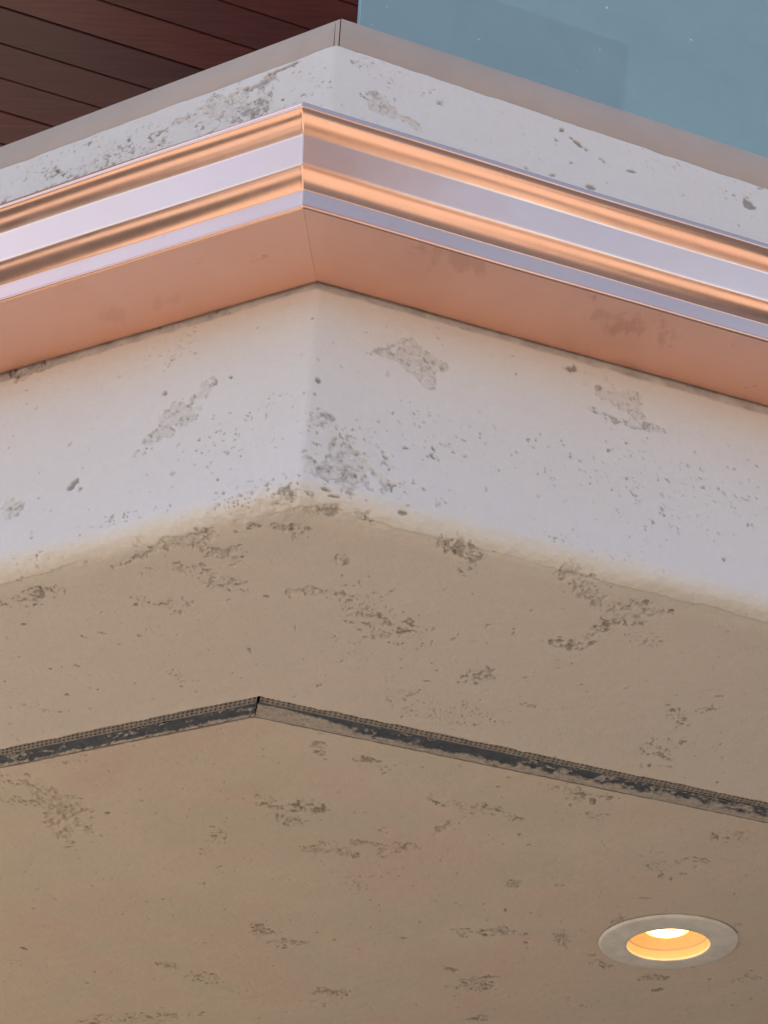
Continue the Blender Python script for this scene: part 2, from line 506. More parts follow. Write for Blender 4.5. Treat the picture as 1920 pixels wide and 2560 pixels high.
# ------------------------------------------------------------------ the balcony: fascia, rounded lower edge, soffit
balc = empty('stucco_balcony', CORNER[0], CORNER[1], H, 'cream stucco balcony with a blunt corner, pitted fascia and flat underside', 'balcony')
WALL_MARKS = [
    ('t', 1.0, -.30, 1.90, 3.2, 0, 0, 11.0),
    ('p', .55, -.34, 1.89, 3.6, 0, 0, 14.0),
    ('r', .55, -.42, 1.88, 7.0, 1.0, -2.0, 24.0),
    ('r', .7, -.17, 1.90, 8.0, -2.0, 4.0, 26.0),
    ('p', 0.8, -0.21, 1.454, 22.3, 13.4, 13.4, -25.6),
    ('r', 1.0, -0.186, 1.328, 13.9, 9.03, 21.4, -35.7),
    ('r', 0.7, -0.142, 1.364, 78.0, 40.6, 24.0, -65.7),
    ('c', 1.0, -0.336, 1.256, 53.6, 52.3, 139.0, -111.0),
    ('r', 0.8, -0.43, 1.238, 48.4, 24.5, 5.65, -51.5),
    ('p', 0.7, -0.057, 1.303, 29.4, 12.6, 12.8, -55.3),
    ('p', 0.35, -0.091, 1.246, 16.2, 8.53, 6.0, -16.1),
    ('r', 1.0, -0.44, 1.488, 26.1, 11.5, 2.15, -74.5),
    ('p', 0.6, -0.194, 1.495, 18.7, 7.17, 3.16, -40.5),
    ('p', 1.0, -0.061, 1.164, 12.7, 4.11, 1.5, -41.0),
    ('p', 0.7, -0.236, 1.179, 13.8, 4.89, -0.805, -94.8),
    ('r', 0.7, -0.01, 1.155, 32.3, 11.7, 4.91, -38.4),
    ('p', 0.6, -0.386, 1.154, 21.4, 8.81, -0.604, -150.0),
    ('c', 0.6, -0.225, 1.297, 211.0, 28.5, -92.5, -304.0),
    ('c', 1.0, -0.116, 1.367, 245.0, 24.3, -81.3, -245.0),
    ('r', 1.0, -0.183, 1.933, 10.3, 3.86, 4.17, -31.1),
    ('p', 1.0, -0.238, 1.923, 12.7, 4.97, 6.23, -46.4),
    ('c', 1.0, -0.088, 1.97, 30.3, 9.75, 16.8, -237.0),
    ('c', 0.8, -0.131, 1.951, 25.8, 10.4, 33.2, -127.0),
    ('c', 1.0, -0.476, 1.912, 225.0, 40.3, -94.4, -218.0),
    ('p', 1.0, -0.509, 1.906, 11.8, 5.08, 0.736, -36.1),
    ('p', 0.6, -0.362, 1.906, 9.24, 3.57, 0.711, -34.2),
    ('p', 0.4, -0.021, 1.912, 47.3, -3.33, -13.3, -18.4),
    ('t', 1.0, -0.293, 1.921, 5.0, 1.94, 1.18, -15.7),
    ('r', 1.0, 0.14, 1.401, 21.5, -7.61, -8.92, -28.2),
    ('r', 0.9, 0.088, 1.401, 58.9, -5.88, 9.74, -80.0),
    ('r', 0.8, 0.16, 1.377, 62.2, -15.9, -6.55, -57.8),
    ('r', 0.7, 0.017, 1.268, 43.4, -3.55, 5.68, -56.0),
    ('c', 1.0, 0.011, 1.327, 238.0, 13.9, 56.3, -169.0),
    ('r', 0.9, 0.049, 1.197, 19.2, -3.95, -2.2, -25.6),
    ('t', 0.8, 0.019, 1.222, 33.7, -2.82, 3.78, -40.3),
    ('c', 1.0, 0.028, 1.162, 85.6, -9.96, 11.4, -277.0),
    ('c', 1.0, 0.043, 1.157, 102.0, -6.62, 52.5, -419.0),
    ('p', 0.8, 0.089, 1.224, 27.3, -10.6, -8.96, -23.8),
    ('p', 0.7, 0.069, 1.256, 24.7, -2.43, 5.16, -52.3),
    ('c', 1.0, 0.129, 1.157, 143.0, -21.4, 13.2, -329.0),
    ('r', 1.0, 0.441, 1.435, 23.6, -9.29, -7.49, -36.6),
    ('r', 0.9, 0.405, 1.434, 36.4, -37.3, -46.8, -24.1),
    ('c', 1.0, 0.362, 1.465, 76.2, -3.14, 42.7, -126.0),
    ('r', 0.8, 0.404, 1.402, 29.0, -10.4, -20.4, -130.0),
    ('r', 0.8, 0.463, 1.399, 24.7, -6.59, 3.26, -114.0),
    ('r', 1.0, 0.487, 1.401, 107.0, -38.1, -14.0, -130.0),
    ('p', 0.42, 0.468, 1.3, 5.35, -1.33, 0.769, -13.2),
    ('p', 0.5, 0.512, 1.274, 14.6, -3.44, 2.35, -24.8),
    ('p', 0.95, 0.347, 1.18, 20.9, -5.18, 0.0336, -71.2),
    ('p', 0.7, 0.43, 1.169, 16.8, -4.13, 4.49, -113.0),
    ('c', 1.0, 0.571, 1.208, 242.0, -136.0, -40.0, -107.0),
    ('p', 0.3, 0.175, 1.289, 12.7, -1.65, 1.95, -19.0),
    ('p', 0.55, 0.139, 1.196, 15.2, -2.72, 0.145, -53.2),
    ('c', 0.8, 0.282, 1.429, 288.0, -5.5, 95.5, -284.0),
    ('r', 1.0, 0.096, 1.869, 14.2, -3.53, -11.9, -65.6),
    ('r', 0.7, 0.061, 1.885, 33.5, -2.69, 12.4, -61.8),
    ('p', 0.7, 0.071, 1.953, 20.7, -3.98, -2.06, -34.5),
    ('c', 1.0, 0.369, 1.954, 123.0, -4.67, 79.6, -180.0),
    ('c', 1.0, 0.398, 1.933, 43.7, -20.1, -92.0, -171.0),
    ('c', 1.0, 0.348, 1.844, 113.0, -17.8, 41.4, -223.0),
    ('c', 1.0, 0.411, 1.845, 92.8, -27.1, -8.86, -131.0),
    ('c', 1.0, 0.485, 1.911, 90.1, -22.4, 18.0, -260.0),
    ('c', 1.0, 0.69, 1.923, 65.1, -44.5, -61.0, -60.0),
    ('c', 0.8, 0.717, 1.969, 98.1, -12.0, 88.9, -215.0),
    ('p', 0.35, 0.53, 1.955, 12.5, -3.95, -2.79, -48.9),
    ('p', 0.5, 0.661, 1.927, 49.0, -17.3, -2.87, -48.8),
    ('p', 0.5, 0.154, 1.936, 27.3, -5.87, -3.14, -51.7),
]
SOFFIT_MARKS = [
    ('r', 1.0, -0.238, 1.621, 13.2, -0.651, 20.9, 49.6),
    ('r', 0.9, -0.196, 1.646, 28.8, 3.35, -6.08, 51.9),
    ('r', 0.9, -0.301, 1.658, 16.7, -2.26, 82.5, 114.0),
    ('r', 0.8, -0.219, 1.696, 17.0, 4.87, -33.6, 49.3),
    ('r', 0.8, -0.192, 1.708, 39.4, 2.11, 4.75, 69.0),
    ('r', 0.7, -0.454, 1.763, 18.7, 0.672, 21.5, 50.1),
    ('r', 1.0, -0.459, 1.717, 80.0, 4.74, 41.6, 114.0),
    ('r', 0.6, -0.25, 1.772, 31.8, 5.39, -10.9, 42.1),
    ('r', 0.5, -0.311, 1.762, 38.3, 7.42, -16.4, 63.3),
    ('r', 0.9, -0.103, 1.594, 35.5, 7.35, -31.2, 63.1),
    ('r', 0.8, -0.05, 1.649, 87.4, 17.7, -30.8, 54.2),
    ('r', 0.9, -0.143, 1.547, 22.9, -1.58, 37.1, 104.0),
    ('r', 0.8, -0.062, 1.554, 26.0, 2.78, -23.7, 102.0),
    ('r', 0.9, -0.088, 1.725, 26.4, 1.62, -7.95, 89.9),
    ('p', 0.9, -0.027, 1.728, 21.7, -0.239, 1.88, 27.0),
    ('r', 0.6, 0.0, 1.793, 21.0, 1.55, -6.16, 24.3),
    ('p', 0.9, 0.043, 1.819, 26.8, 1.52, -8.54, 33.5),
    ('p', 0.7, -0.041, 1.835, 31.0, 2.73, -21.2, 82.0),
    ('r', 0.8, 0.094, 1.614, 28.6, 2.36, -17.4, 49.0),
    ('r', 0.4, 0.102, 1.656, 40.2, -2.52, 3.88, 57.0),
    ('r', 1.0, 0.242, 1.665, 26.4, 3.74, -32.4, 46.8),
    ('r', 1.0, 0.268, 1.708, 35.4, 11.6, -30.2, 24.9),
    ('r', 0.7, 0.313, 1.742, 17.4, -0.455, -6.62, 21.9),
    ('r', 0.6, 0.275, 1.812, 17.8, -7.85, 45.9, 34.2),
    ('p', 1.0, 0.354, 1.807, 33.7, -8.42, 20.1, 47.1),
    ('r', 0.8, 0.234, 1.82, 90.0, 7.5, -36.1, 63.1),
    ('p', 0.9, 0.231, 1.892, 54.1, -5.64, 5.06, 67.8),
    ('r', 0.75, 0.138, 1.926, 35.5, -5.71, 14.8, 34.3),
    ('r', 0.6, 0.032, 1.98, 43.2, -6.0, 43.8, 86.5),
    ('p', 0.8, 0.108, 2.029, 13.5, -0.065, -3.41, 25.6),
    ('c', 0.6, 0.219, 1.992, 127.0, -12.2, 13.7, 177.0),
    ('r', 0.6, 0.425, 2.01, 39.7, -3.2, -9.2, 34.8),
    ('r', 0.5, 0.413, 2.112, 28.1, -2.07, -5.77, 21.1),
    ('r', 0.7, 0.465, 1.98, 49.2, -17.2, 68.4, 82.3),
    ('c', 0.8, 0.475, 1.946, 150.0, -28.5, 23.2, 302.0),
    ('r', 0.6, 0.455, 2.084, 60.8, -5.4, -29.1, 108.0),
    ('p', 1.0, -0.499, 2.044, 51.2, 7.88, 8.4, 109.0),
    ('p', 1.0, -0.456, 2.059, 34.7, 4.78, 8.35, 107.0),
    ('p', 0.7, -0.264, 1.962, 31.7, 11.5, -32.2, 27.9),
    ('p', 0.6, -0.231, 1.89, 61.3, 3.95, 5.07, 68.7),
    ('c', 1.0, -0.146, 1.738, 216.0, 18.0, -31.7, 356.0),
    ('c', 1.0, -0.472, 1.829, 235.0, 36.7, 24.2, 338.0),
    ('t', 1.0, 0.394, 1.708, 14.0, -1.09, -7.87, 33.2),
    ('t', 1.0, -0.153, 1.572, 10.3, -0.437, 12.3, 41.0),
]
INNER_MARKS = [
    ('r', 0.9, -0.497, 2.36, 11.4, 4.65, -23.0, 14.2),
    ('r', 0.8, -0.553, 2.351, 22.4, 4.89, -11.4, 47.9),
    ('r', 0.8, -0.509, 2.449, 20.1, 9.86, -36.0, 14.5),
    ('r', 0.5, -0.446, 2.207, 32.5, 2.02, 29.2, 79.9),
    ('p', 1.0, -0.557, 2.296, 31.8, 7.6, -10.9, 34.0),
    ('t', 1.0, -0.195, 2.286, 20.0, 0.254, 8.7, 36.9),
    ('r', 0.7, -0.153, 2.338, 25.1, 4.8, -30.2, 40.6),
    ('r', 0.7, -0.108, 2.341, 17.6, 0.569, 0.319, 39.2),
    ('r', 0.7, -0.135, 2.379, 30.8, 3.63, -16.6, 41.7),
    ('r', 0.7, -0.01, 2.178, 34.5, 5.31, -23.1, 33.8),
    ('r', 0.6, -0.081, 2.14, 49.8, 13.8, -39.3, 34.5),
    ('c', 1.0, -0.424, 2.387, 195.0, 22.2, 15.0, 173.0),
    ('c', 0.8, -0.499, 2.521, 83.1, 11.0, 19.2, 213.0),
    ('r', 0.6, 0.156, 2.318, 14.4, -0.0533, -8.93, 40.0),
    ('r', 0.7, 0.221, 2.341, 25.6, 1.03, -37.7, 71.1),
    ('r', 1.0, 0.116, 2.393, 55.4, -11.9, 73.5, 76.4),
    ('r', 0.6, 0.318, 2.256, 19.7, 0.196, -12.9, 25.4),
    ('r', 0.5, 0.345, 2.323, 31.5, -1.5, -13.5, 45.7),
    ('r', 0.6, -0.251, 2.456, 50.8, 3.02, 2.45, 27.6),
    ('r', 0.6, -0.272, 2.519, 48.7, -9.03, 49.9, 37.5),
    ('p', 0.9, -0.257, 2.607, 59.9, 8.72, -31.0, 71.7),
    ('r', 1.0, -0.091, 2.495, 37.3, 3.19, -20.4, 63.0),
    ('r', 0.7, -0.051, 2.499, 24.4, 2.92, -22.4, 38.5),
    ('r', 0.9, 0.021, 2.47, 16.8, 0.624, -12.8, 54.1),
    ('r', 0.9, 0.048, 2.483, 25.0, -1.9, 18.0, 53.1),
    ('p', 1.0, -0.017, 2.634, 45.9, 6.24, -24.6, 31.2),
    ('p', 1.0, 0.002, 2.71, 53.3, -4.64, 16.6, 30.8),
    ('r', 0.7, -0.19, 2.848, 18.6, 3.25, -20.8, 23.9),
    ('r', 0.7, -0.148, 2.901, 24.2, 2.21, -11.4, 31.1),
    ('r', 0.9, -0.376, 3.053, 31.8, 5.07, -22.0, 44.3),
    ('r', 0.7, -0.317, 3.104, 20.5, 3.73, -21.7, 25.9),
    ('r', 0.9, -0.066, 3.154, 22.4, -0.214, 6.6, 32.0),
    ('p', 1.0, -0.091, 3.225, 47.6, 0.421, 2.65, 24.1),
    ('r', 0.7, 0.218, 2.817, 17.2, -1.28, 3.78, 37.9),
    ('c', 0.8, 0.164, 3.011, 48.3, 2.99, -50.8, 68.4),
    ('r', 0.7, 0.215, 3.08, 22.8, -2.14, 6.31, 20.7),
    ('p', 1.0, 0.18, 3.15, 57.3, -3.36, 6.07, 55.8),
    ('r', 0.9, 0.361, 2.84, 54.2, 1.41, -26.1, 33.9),
    ('r', 1.0, 0.453, 2.729, 40.5, -8.62, 33.1, 56.7),
    ('r', 0.9, 0.25, 2.601, 60.9, -5.38, 4.69, 49.9),
    ('r', 0.6, 0.491, 2.521, 31.0, -0.314, -20.8, 30.4),
    ('r', 0.7, 0.53, 2.478, 25.1, -5.17, 16.4, 61.9),
    ('c', 0.7, 0.482, 2.641, 36.1, -5.56, 18.6, 194.0),
    ('r', 0.8, 0.555, 3.011, 38.0, -7.49, 23.3, 56.2),
    ('r', 0.9, 0.447, 2.95, 36.2, 1.16, -35.2, 37.1),
    ('r', 0.5, 0.59, 2.381, 26.0, -5.19, 3.76, 42.3),
    ('p', 0.8, 0.445, 3.177, 20.9, -2.08, -6.53, 74.5),
    ('c', 0.9, 0.569, 3.076, 70.6, -13.9, 36.7, 86.9),
    ('r', 0.7, 0.22, 3.279, 20.3, -1.36, 5.88, 52.3),
    ('r', 0.6, -0.467, 3.349, 5.97, 0.444, 9.28, 29.9),
    ('p', 0.9, -0.677, 3.046, 32.3, 5.17, 4.99, 48.1),
    ('c', 1.0, -0.652, 2.986, 101.0, 32.9, -170.0, 121.0),
    ('c', 1.0, 0.243, 2.717, 353.0, -29.5, 10.9, 112.0),
    ('r', 0.5, 0.722, 3.004, 32.7, -6.59, 4.2, 39.5),
    ('r', 0.5, 0.661, 2.736, 54.1, -10.8, 5.42, 54.8),
]

R_ARC = .029
V_IN = plan(.396, .467)                     # apex of the vent line on the soffit
V_OUT = plan(.4485, .5295)                   # apex where the inner soffit starts
REACH = 2.6                                   # how far both faces run

fine = .00155
s_mid = np.arange(-.66, .90, fine * 1.12)
s = np.concatenate([-np.geomspace(.66, REACH, 40)[::-1], s_mid[1:-1], np.geomspace(.90, REACH, 40)])
rc = .006
sharp = lambda q: np.where(q[:, None] < 0, CORNER + DA * (-q)[:, None], CORNER + DB * q[:, None])
O = sharp(s)
tt = np.clip((s + rc) / (2 * rc), 0, 1)[:, None]
bez = (1 - tt) ** 2 * (CORNER + DA * rc) + 2 * tt * (1 - tt) * CORNER + tt ** 2 * (CORNER + DB * rc)
O = np.where(np.abs(s)[:, None] < rc, bez, O)
wN = sstep(-.05, .05, s)[:, None]
N = NA * (1 - wN) + NB * wN
N = N / (np.linalg.norm(N, axis=1)[:, None] ** 2)
wN2 = sstep(-.007, .007, s)[:, None]
Nw = NA * (1 - wN2) + NB * wN2
Nw /= np.linalg.norm(Nw, axis=1)[:, None]
vA = -(V_IN - CORNER) @ DA * -1; vB = (V_IN - CORNER) @ DB
uI = np.where(s < 0, -s * (REACH - vA) / REACH, s * (REACH - vB) / REACH)
I = np.where(s[:, None] < 0, V_IN + DA * uI[:, None], V_IN + DB * uI[:, None])

z_top = 1.985
slope = np.where(s < 0, .020 * s, -.012 * s)   # the top edge is not quite level
rows = []                                    # (kind, value)
tr = .007
for a in np.linspace(0, math.pi / 2, 6): rows.append(('top', a))
for z in np.arange(z_top - tr - fine, 1.735, -fine): rows.append(('wall', z))
for z in np.linspace(1.73, 1.50, 24): rows.append(('wall', z))
for z in np.arange(1.4985, H + R_ARC, -fine): rows.append(('wall', z))
n_arc = 34
for a in np.linspace(0, math.pi / 2, n_arc): rows.append(('arc', a))
n_flat = 205
for w in (np.linspace(0, 1, n_flat) ** 1.0)[1:]: rows.append(('flat', w))
nr, nc = len(rows), len(s)
P = np.zeros((nr, nc, 3)); D = np.zeros((nr, nc, 3)); wv = np.zeros((nr, nc))
arc_end = O - N * R_ARC
for i, (k, v) in enumerate(rows):
    if k == 'top':
        off = (1 - math.sin(v)) * tr
        P[i, :, :2] = O - Nw * off; P[i, :, 2] = z_top + slope - tr + math.cos(v) * tr
        if i == 0: P[i, :, :2] = O - Nw * .09
        D[i, :, :2] = Nw * math.sin(v); D[i, :, 2] = math.cos(v)
    elif k == 'wall':
        f = (v - (H + R_ARC)) / (z_top - tr - H - R_ARC)
        P[i, :, :2] = O; P[i, :, 2] = v + slope * max(0, f)
        D[i, :, :2] = Nw
    elif k == 'arc':
        P[i, :, :2] = O - N * (R_ARC * (1 - math.cos(v))); P[i, :, 2] = H + R_ARC * (1 - math.sin(v))
        b1 = math.cos(v); D[i, :, :2] = Nw * b1; D[i, :, 2] = -math.sin(v); wv[i] = sstep(.45, 1.25, np.array(v))
    else:
        P[i, :, :2] = arc_end * (1 - v) + I * v; P[i, :, 2] = H
        D[i, :, 2] = -1; wv[i] = 1
S2 = np.broadcast_to(s, (nr, nc))
# cumulative profile length keeps the wall pattern running round the edge
Zp = P[..., 2].copy()
for i, (k, v) in enumerate(rows):
    if k == 'arc': Zp[i] = H + R_ARC - v * R_ARC
    elif k == 'flat': Zp[i] = H + R_ARC - (math.pi / 2) * R_ARC - v * .4
i_w = np.array([k in ('top', 'wall', 'arc') for k, v in rows]); i_s = np.array([k in ('arc', 'flat') for k, v in rows])
h = np.zeros((nr, nc)); dirt_shade = np.zeros((nr, nc)); rg = np.zeros((nr, nc))
for sel, X, Y, marks, seed, side in ((i_w, S2, Zp, WALL_MARKS, 11, 0), (i_s, P[..., 0], P[..., 1], SOFFIT_MARKS, 47, 1)):
    a, b_, c_ = wear(np.ascontiguousarray(X[sel]), np.ascontiguousarray(Y[sel]), marks, seed, .22 if side else .02)
    wt = wv[sel] if side else 1 - wv[sel]
    h[sel] += a * wt; dirt_shade[sel] += b_ * wt; rg[sel] += c_ * wt
# hand-trowelled lower edge: broad waves and small lumps
edge = np.exp(-((Zp - (H + .002)) / .022) ** 2)
h += edge * (.0016 * fbm(S2, Zp * .8, .05, 5, 4, .6) + .0009 * fbm(S2, Zp, .010, 8, 2))
wander = H - .008 + .009 * fbm(S2[0], S2[0] * 0 + 7, .11, 41, 4, .55) - .5 * .0
on = sstep(-.35, .25, fbm(S2, S2 * 0, .16, 43, 2))
h += (.0024 * on) * sstep(-.0014, .0014, Zp - wander[None] - .0012 * vnoise(S2, Zp, .006, 44)) * sstep(1.25, 1.17, Zp)
near_corner = np.exp(-((S2 + .05) / .10) ** 2) * edge
h += near_corner * .0022 * fbm(S2, Zp, .013, 15, 3, .6)
under_shade = sstep(1.479, 1.4855, Zp + .003 * fbm(S2, Zp, .03, 35, 3)) * sstep(1.53, 1.50, Zp) * (S2 > -9)  # soft dark band painted in as the gutter's shadow, with some grime
dirt_shade += under_shade * (.45 + .35 * fbm(S2, Zp, .02, 33, 4, .6))
dirt_shade = np.clip(dirt_shade, 0, 1)
topband = sstep(1.93, 1.98, Zp)
h += topband * .0012 * fbm(S2, Zp, .03, 19, 3)
P += D * h[..., None]
cut = int(np.argmax(np.array([k == 'flat' for k, v in rows])))
edge_light_tint = sstep(H + R_ARC + .004, H + .006, Zp + .006 * fbm(S2, Zp, .03, 61, 3)) * sstep(H - .045, H - .022, Zp + .006 * fbm(S2, Zp, .03, 62, 3))  # where the painted edge light sits on the rounding
grid_mesh('fascia', P[:cut], MAT_FASCIA, balc, {'edge': edge_light_tint[:cut], 'dirt_shade': dirt_shade[:cut], 'rough': rg[:cut]})
# ragged inner rim where the plaster stops at the vent
rag = .0035 * fbm(s, s * 0 + .3, .02, 71, 4, .65) + .0015 * fbm(s, s * 0, .15, 73, 2)
inw = (I - arc_end); inw /= np.linalg.norm(inw, axis=1)[:, None]
kk = np.linspace(0, 1, 14) ** 2
P[-14:, :, :2] += inw[None] * (rag[None, :] * kk[:, None])[..., None]
P[-14:, :, 2] -= (.0009 * kk[:, None]) * (1 + fbm(s, s * 0, .03, 91, 3))[None]
lip = P[-1:].copy(); lip[..., 2] += .0022; lip[..., :2] -= inw * .001
Pf = np.concatenate([P[cut - 1:], lip])
ext = lambda A: np.concatenate([A[cut - 1:], A[-1:]])
grid_mesh('soffit_border', Pf, MAT_SOFFIT, balc, {'edge': ext(edge_light_tint), 'dirt_shade': ext(dirt_shade), 'rough': ext(rg)})
# deck on top of the balcony
slab('deck', .012, .012, z_top - .12, z_top - .03, MAT_WALL, balc, 2.59, 2.59, 4.5)
slab('core', .03, .03, H + .06, z_top - .13, MAT_WALL, balc, 2.59, 2.59, 1.6)

# inner soffit
LIGHT = np.array([0.54807574, 2.83105708]); R_HOLE = .100
uu = np.concatenate([-np.geomspace(.95, REACH, 24)[::-1], np.arange(-.95, 1.15, .00205)[1:-1], np.geomspace(1.15, REACH, 24)])
vv_ = np.concatenate([np.arange(0, .35, .0025), np.arange(.35, 1.55, .0032), np.geomspace(1.55, 2.9, 12)])
base_pt = np.where(uu[:, None] < 0, V_OUT + DA * (-uu)[:, None], V_OUT + DB * uu[:, None])
back_dir = np.array([-.056 * -1, 1.0]) * 0 + np.array([0.056, .998])
Pi = np.zeros((len(vv_), len(uu), 3))
Pi[..., :2] = base_pt[None] + vv_[:, None, None] * back_dir
Pi[..., 2] = H
rag2 = .0012 * fbm(uu, uu * 0 + 4, .012, 77, 3, .6)
kk = np.exp(-vv_ / .004)
Pi[..., 1] += rag2[None] * kk[:, None]
a, b_, c_ = wear(np.ascontiguousarray(Pi[..., 0]), np.ascontiguousarray(Pi[..., 1]), INNER_MARKS, 83, .20)
rimy = np.exp(-vv_ / .012)[:, None]
a = a + rimy * .0011 * fbm(Pi[..., 0], Pi[..., 1], .012, 21, 3, .6)
Pi[..., 2] -= a
dl = np.hypot(Pi[..., 0] - LIGHT[0], Pi[..., 1] - LIGHT[1])
b_ = np.clip(b_ + .9 * np.exp(-((dl - .1275) / .0026) ** 2) * sstep(-.5, .2, fbm(Pi[..., 0], Pi[..., 1], .04, 29, 3)) * sstep(.04, -.06, Pi[..., 1] - LIGHT[1]), 0, 1)  # adds a painted gap shadow along the ring's upper side
lipi = Pi[:1].copy(); lipi[..., 2] += .006
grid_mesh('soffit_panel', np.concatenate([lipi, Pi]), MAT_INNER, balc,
          {'dirt_shade': np.concatenate([b_[:1] * 0 + 1.0, np.maximum(b_[:1], .8), b_[1:]]), 'rough': np.concatenate([c_[:1], c_])}, hole=np.concatenate([dl[:1] < R_HOLE, dl < R_HOLE]))  # lip and first row coloured dark to read as a shaded gap

# ------------------------------------------------------------------ soffit vents
def metal_mat():
    m, nt, b = new_mat('vent_metal_with_plaster')
    f = attr(nt, 'plaster')
    metal = ramp(nt, noise(nt, 60, 4, .6), [(.3, (.055, .068, .080)), (.7, (.115, .128, .140))])
    pl = ramp(nt, noise(nt, 130, 6, .75), [(.34, (.30, .25, .20)), (.5, (.50, .425, .34)), (.66, (.62, .53, .43))])
    fac = ramp(nt, f, [(.38, 0), (.50, .55), (.66, 1)])
    nt.links.new(mix(nt, fac, metal, pl), b.inputs['Base Color'])
    b.inputs['Roughness'].default_value = .6
    bump(nt, b, noise(nt, 240, 3), .0006, .4)
    return m


MAT_VENT = metal_mat()
MAT_PERF = plain('grey_brown_perforated', (.40, .345, .28), .75, n_scale=70, n_amt=.4, bmp=.0004)


def vent_run(side, label):
    d, n_in = (DA, -NA) if side == 'A' else (DB, -NB)
    W = .0535 if side == 'A' else .063
    t = empty('soffit_vent', V_IN[0] + d[0] * .3, V_IN[1] + d[1] * .3, H, label, 'vent', 'vent strips along the balcony underside')
    miter = (V_OUT - V_IN)
    L = 2.2
    def pt(u, w, z):                          # u along from the mitre line, w across
        p = V_IN + miter * (w / W) + d * u
        return p[0], p[1], z
    perf_w = .0195
    # perforated band with real holes, two rows
    vs, fs = [], []
    cell = .0078; rh = .0026
    n = int(1.0 / cell)
    def hole_cell(u0, w0, cw, cu):
        o = len(vs)
        cx, cw_ = u0 + cu / 2, w0 + cw / 2
        ring = [(u0, w0), (cx, w0), (u0 + cu, w0), (u0 + cu, cw_), (u0 + cu, w0 + cw), (cx, w0 + cw), (u0, w0 + cw), (u0, cw_)]
        for (a, b_) in ring: vs.append(pt(a, b_, H + .0010))
        for z in (.0010, .0045):
            for j in range(8):
                an = -math.pi * .75 + j * math.pi / 4
                vs.append(pt(cx + rh * math.cos(an), cw_ + rh * math.sin(an), H + z))
        for j in range(8):
            k2 = (j + 1) % 8
            fs.append((o + j, o + k2, o + 8 + k2, o + 8 + j)); fs.append((o + 8 + j, o + 8 + k2, o + 16 + k2, o + 16 + j))
    for i in range(n):
        hole_cell(.0022 + i * cell, .0025, .0078, cell)
        hole_cell(.0022 + i * cell, .0103, .0078, cell)
    o = len(vs)
    for (u0, u1, w0, w1) in ((.004, .004 + n * cell, -.012, .0025), (.004, .004 + n * cell, .0181, .0195), (.004 + n * cell, L, -.012, .0195)):
        o = len(vs)
        for a, b_ in ((u0, w0), (u1, w0), (u1, w1), (u0, w1)): vs.append(pt(a, b_, H + .0010))
        fs.append((o, o + 1, o + 2, o + 3))
    mesh_py('perforated_strip', vs, fs, MAT_PERF, t)
    # flat flange, partly smeared with plaster
    ug = np.concatenate([np.arange(.0008, 1.0, .0016), np.geomspace(1.0, L, 12)])
    wg = np.arange(.0195, W - .0030, .0013)
    G = np.zeros((len(wg), len(ug), 3))
    for i, w in enumerate(wg):
        G[i, :, :2] = V_IN + miter * (w / W) + d * ug[:, None]
    X, Y = np.meshgrid(ug, wg)
    nz = fbm(X, Y * 1.4, .022, 5 if side == 'A' else 6, 5, .62)
    nz2 = fbm(X * .5, Y * 0, .12, 9, 2)
    nz = nz + .75 * fbm(X, Y * 1.2, .0075, 15, 3, .7)
    frac = (Y - .0195) / (W - .0195)
    if side == 'A':
        pl = .50 + .55 * nz + sstep(.55, .95, frac) * .6 - .16 + .35 * nz2
    else:
        pl = .50 + .55 * nz + sstep(.45, .9, frac) * .65 - .22 + .18 * nz2
        pl += 1.2 * sstep(.16, .05, X) * sstep(.0, .25, frac - .1 + X * -1.2 + .1) + .9 * sstep(.22, .0, X) * sstep(.15, .6, frac)
        pl += .28 * sstep(.35, .8, X)
    pl = np.clip(pl, 0, 1)
    G[..., 2] = H + .0010 - .0016 * sstep(.4, .7, pl) - .0004 * pl * nz
    first = G[:1].copy(); first[..., 2] = H + .0011
    grid_mesh('flange', G, MAT_VENT, t, {'plaster': pl})
    # dark channel above
    w0, w1 = -.014, W + .004
    vs = []
    for z in (H + .012, H + .05):
        for a, b_ in ((-.02, w0), (L, w0), (L, w1), (-.02, w1)): vs.append(pt(a, b_, z))
    fs = [(0, 1, 2, 3), (4, 7, 6, 5), (0, 4, 5, 1), (1, 5, 6, 2), (2, 6, 7, 3), (3, 7, 4, 0)]
    mesh_py('channel', vs, fs, MAT_BLACK, t)
    return t


vent_run('A', 'left perforated vent strip smeared with plaster, rising to the corner of the soffit')
vent_run('B', 'right perforated vent strip, its corner end buried in smooth plaster')

# ------------------------------------------------------------------ copper gutter
def arc(cx, cz, r, a0, a1, n=8):
    return [(cx + r * math.cos(math.radians(a0 + (a1 - a0) * i / n)), cz + r * math.sin(math.radians(a0 + (a1 - a0) * i / n))) for i in range(n + 1)]


ZB = 1.4885
KQA, KQB = 1.022, .970                       # the gutter is hung slightly askew
SMUDGES = [(.085, 1.463, .045, .8), (.325, 1.585, .050, 1.), (.29, 1.565, .03, .7), (-.37, 1.60, .03, .5), (-.30, 1.565, .022, .4), (.03, 1.45, .008, .9)]
def bez3(p0, p1, p2, p3, n=12):
    return [tuple((1 - t) ** 3 * np.array(p0) + 3 * (1 - t) ** 2 * t * np.array(p1) + 3 * (1 - t) * t * t * np.array(p2) + t ** 3 * np.array(p3)) for t in np.linspace(0, 1, n)]


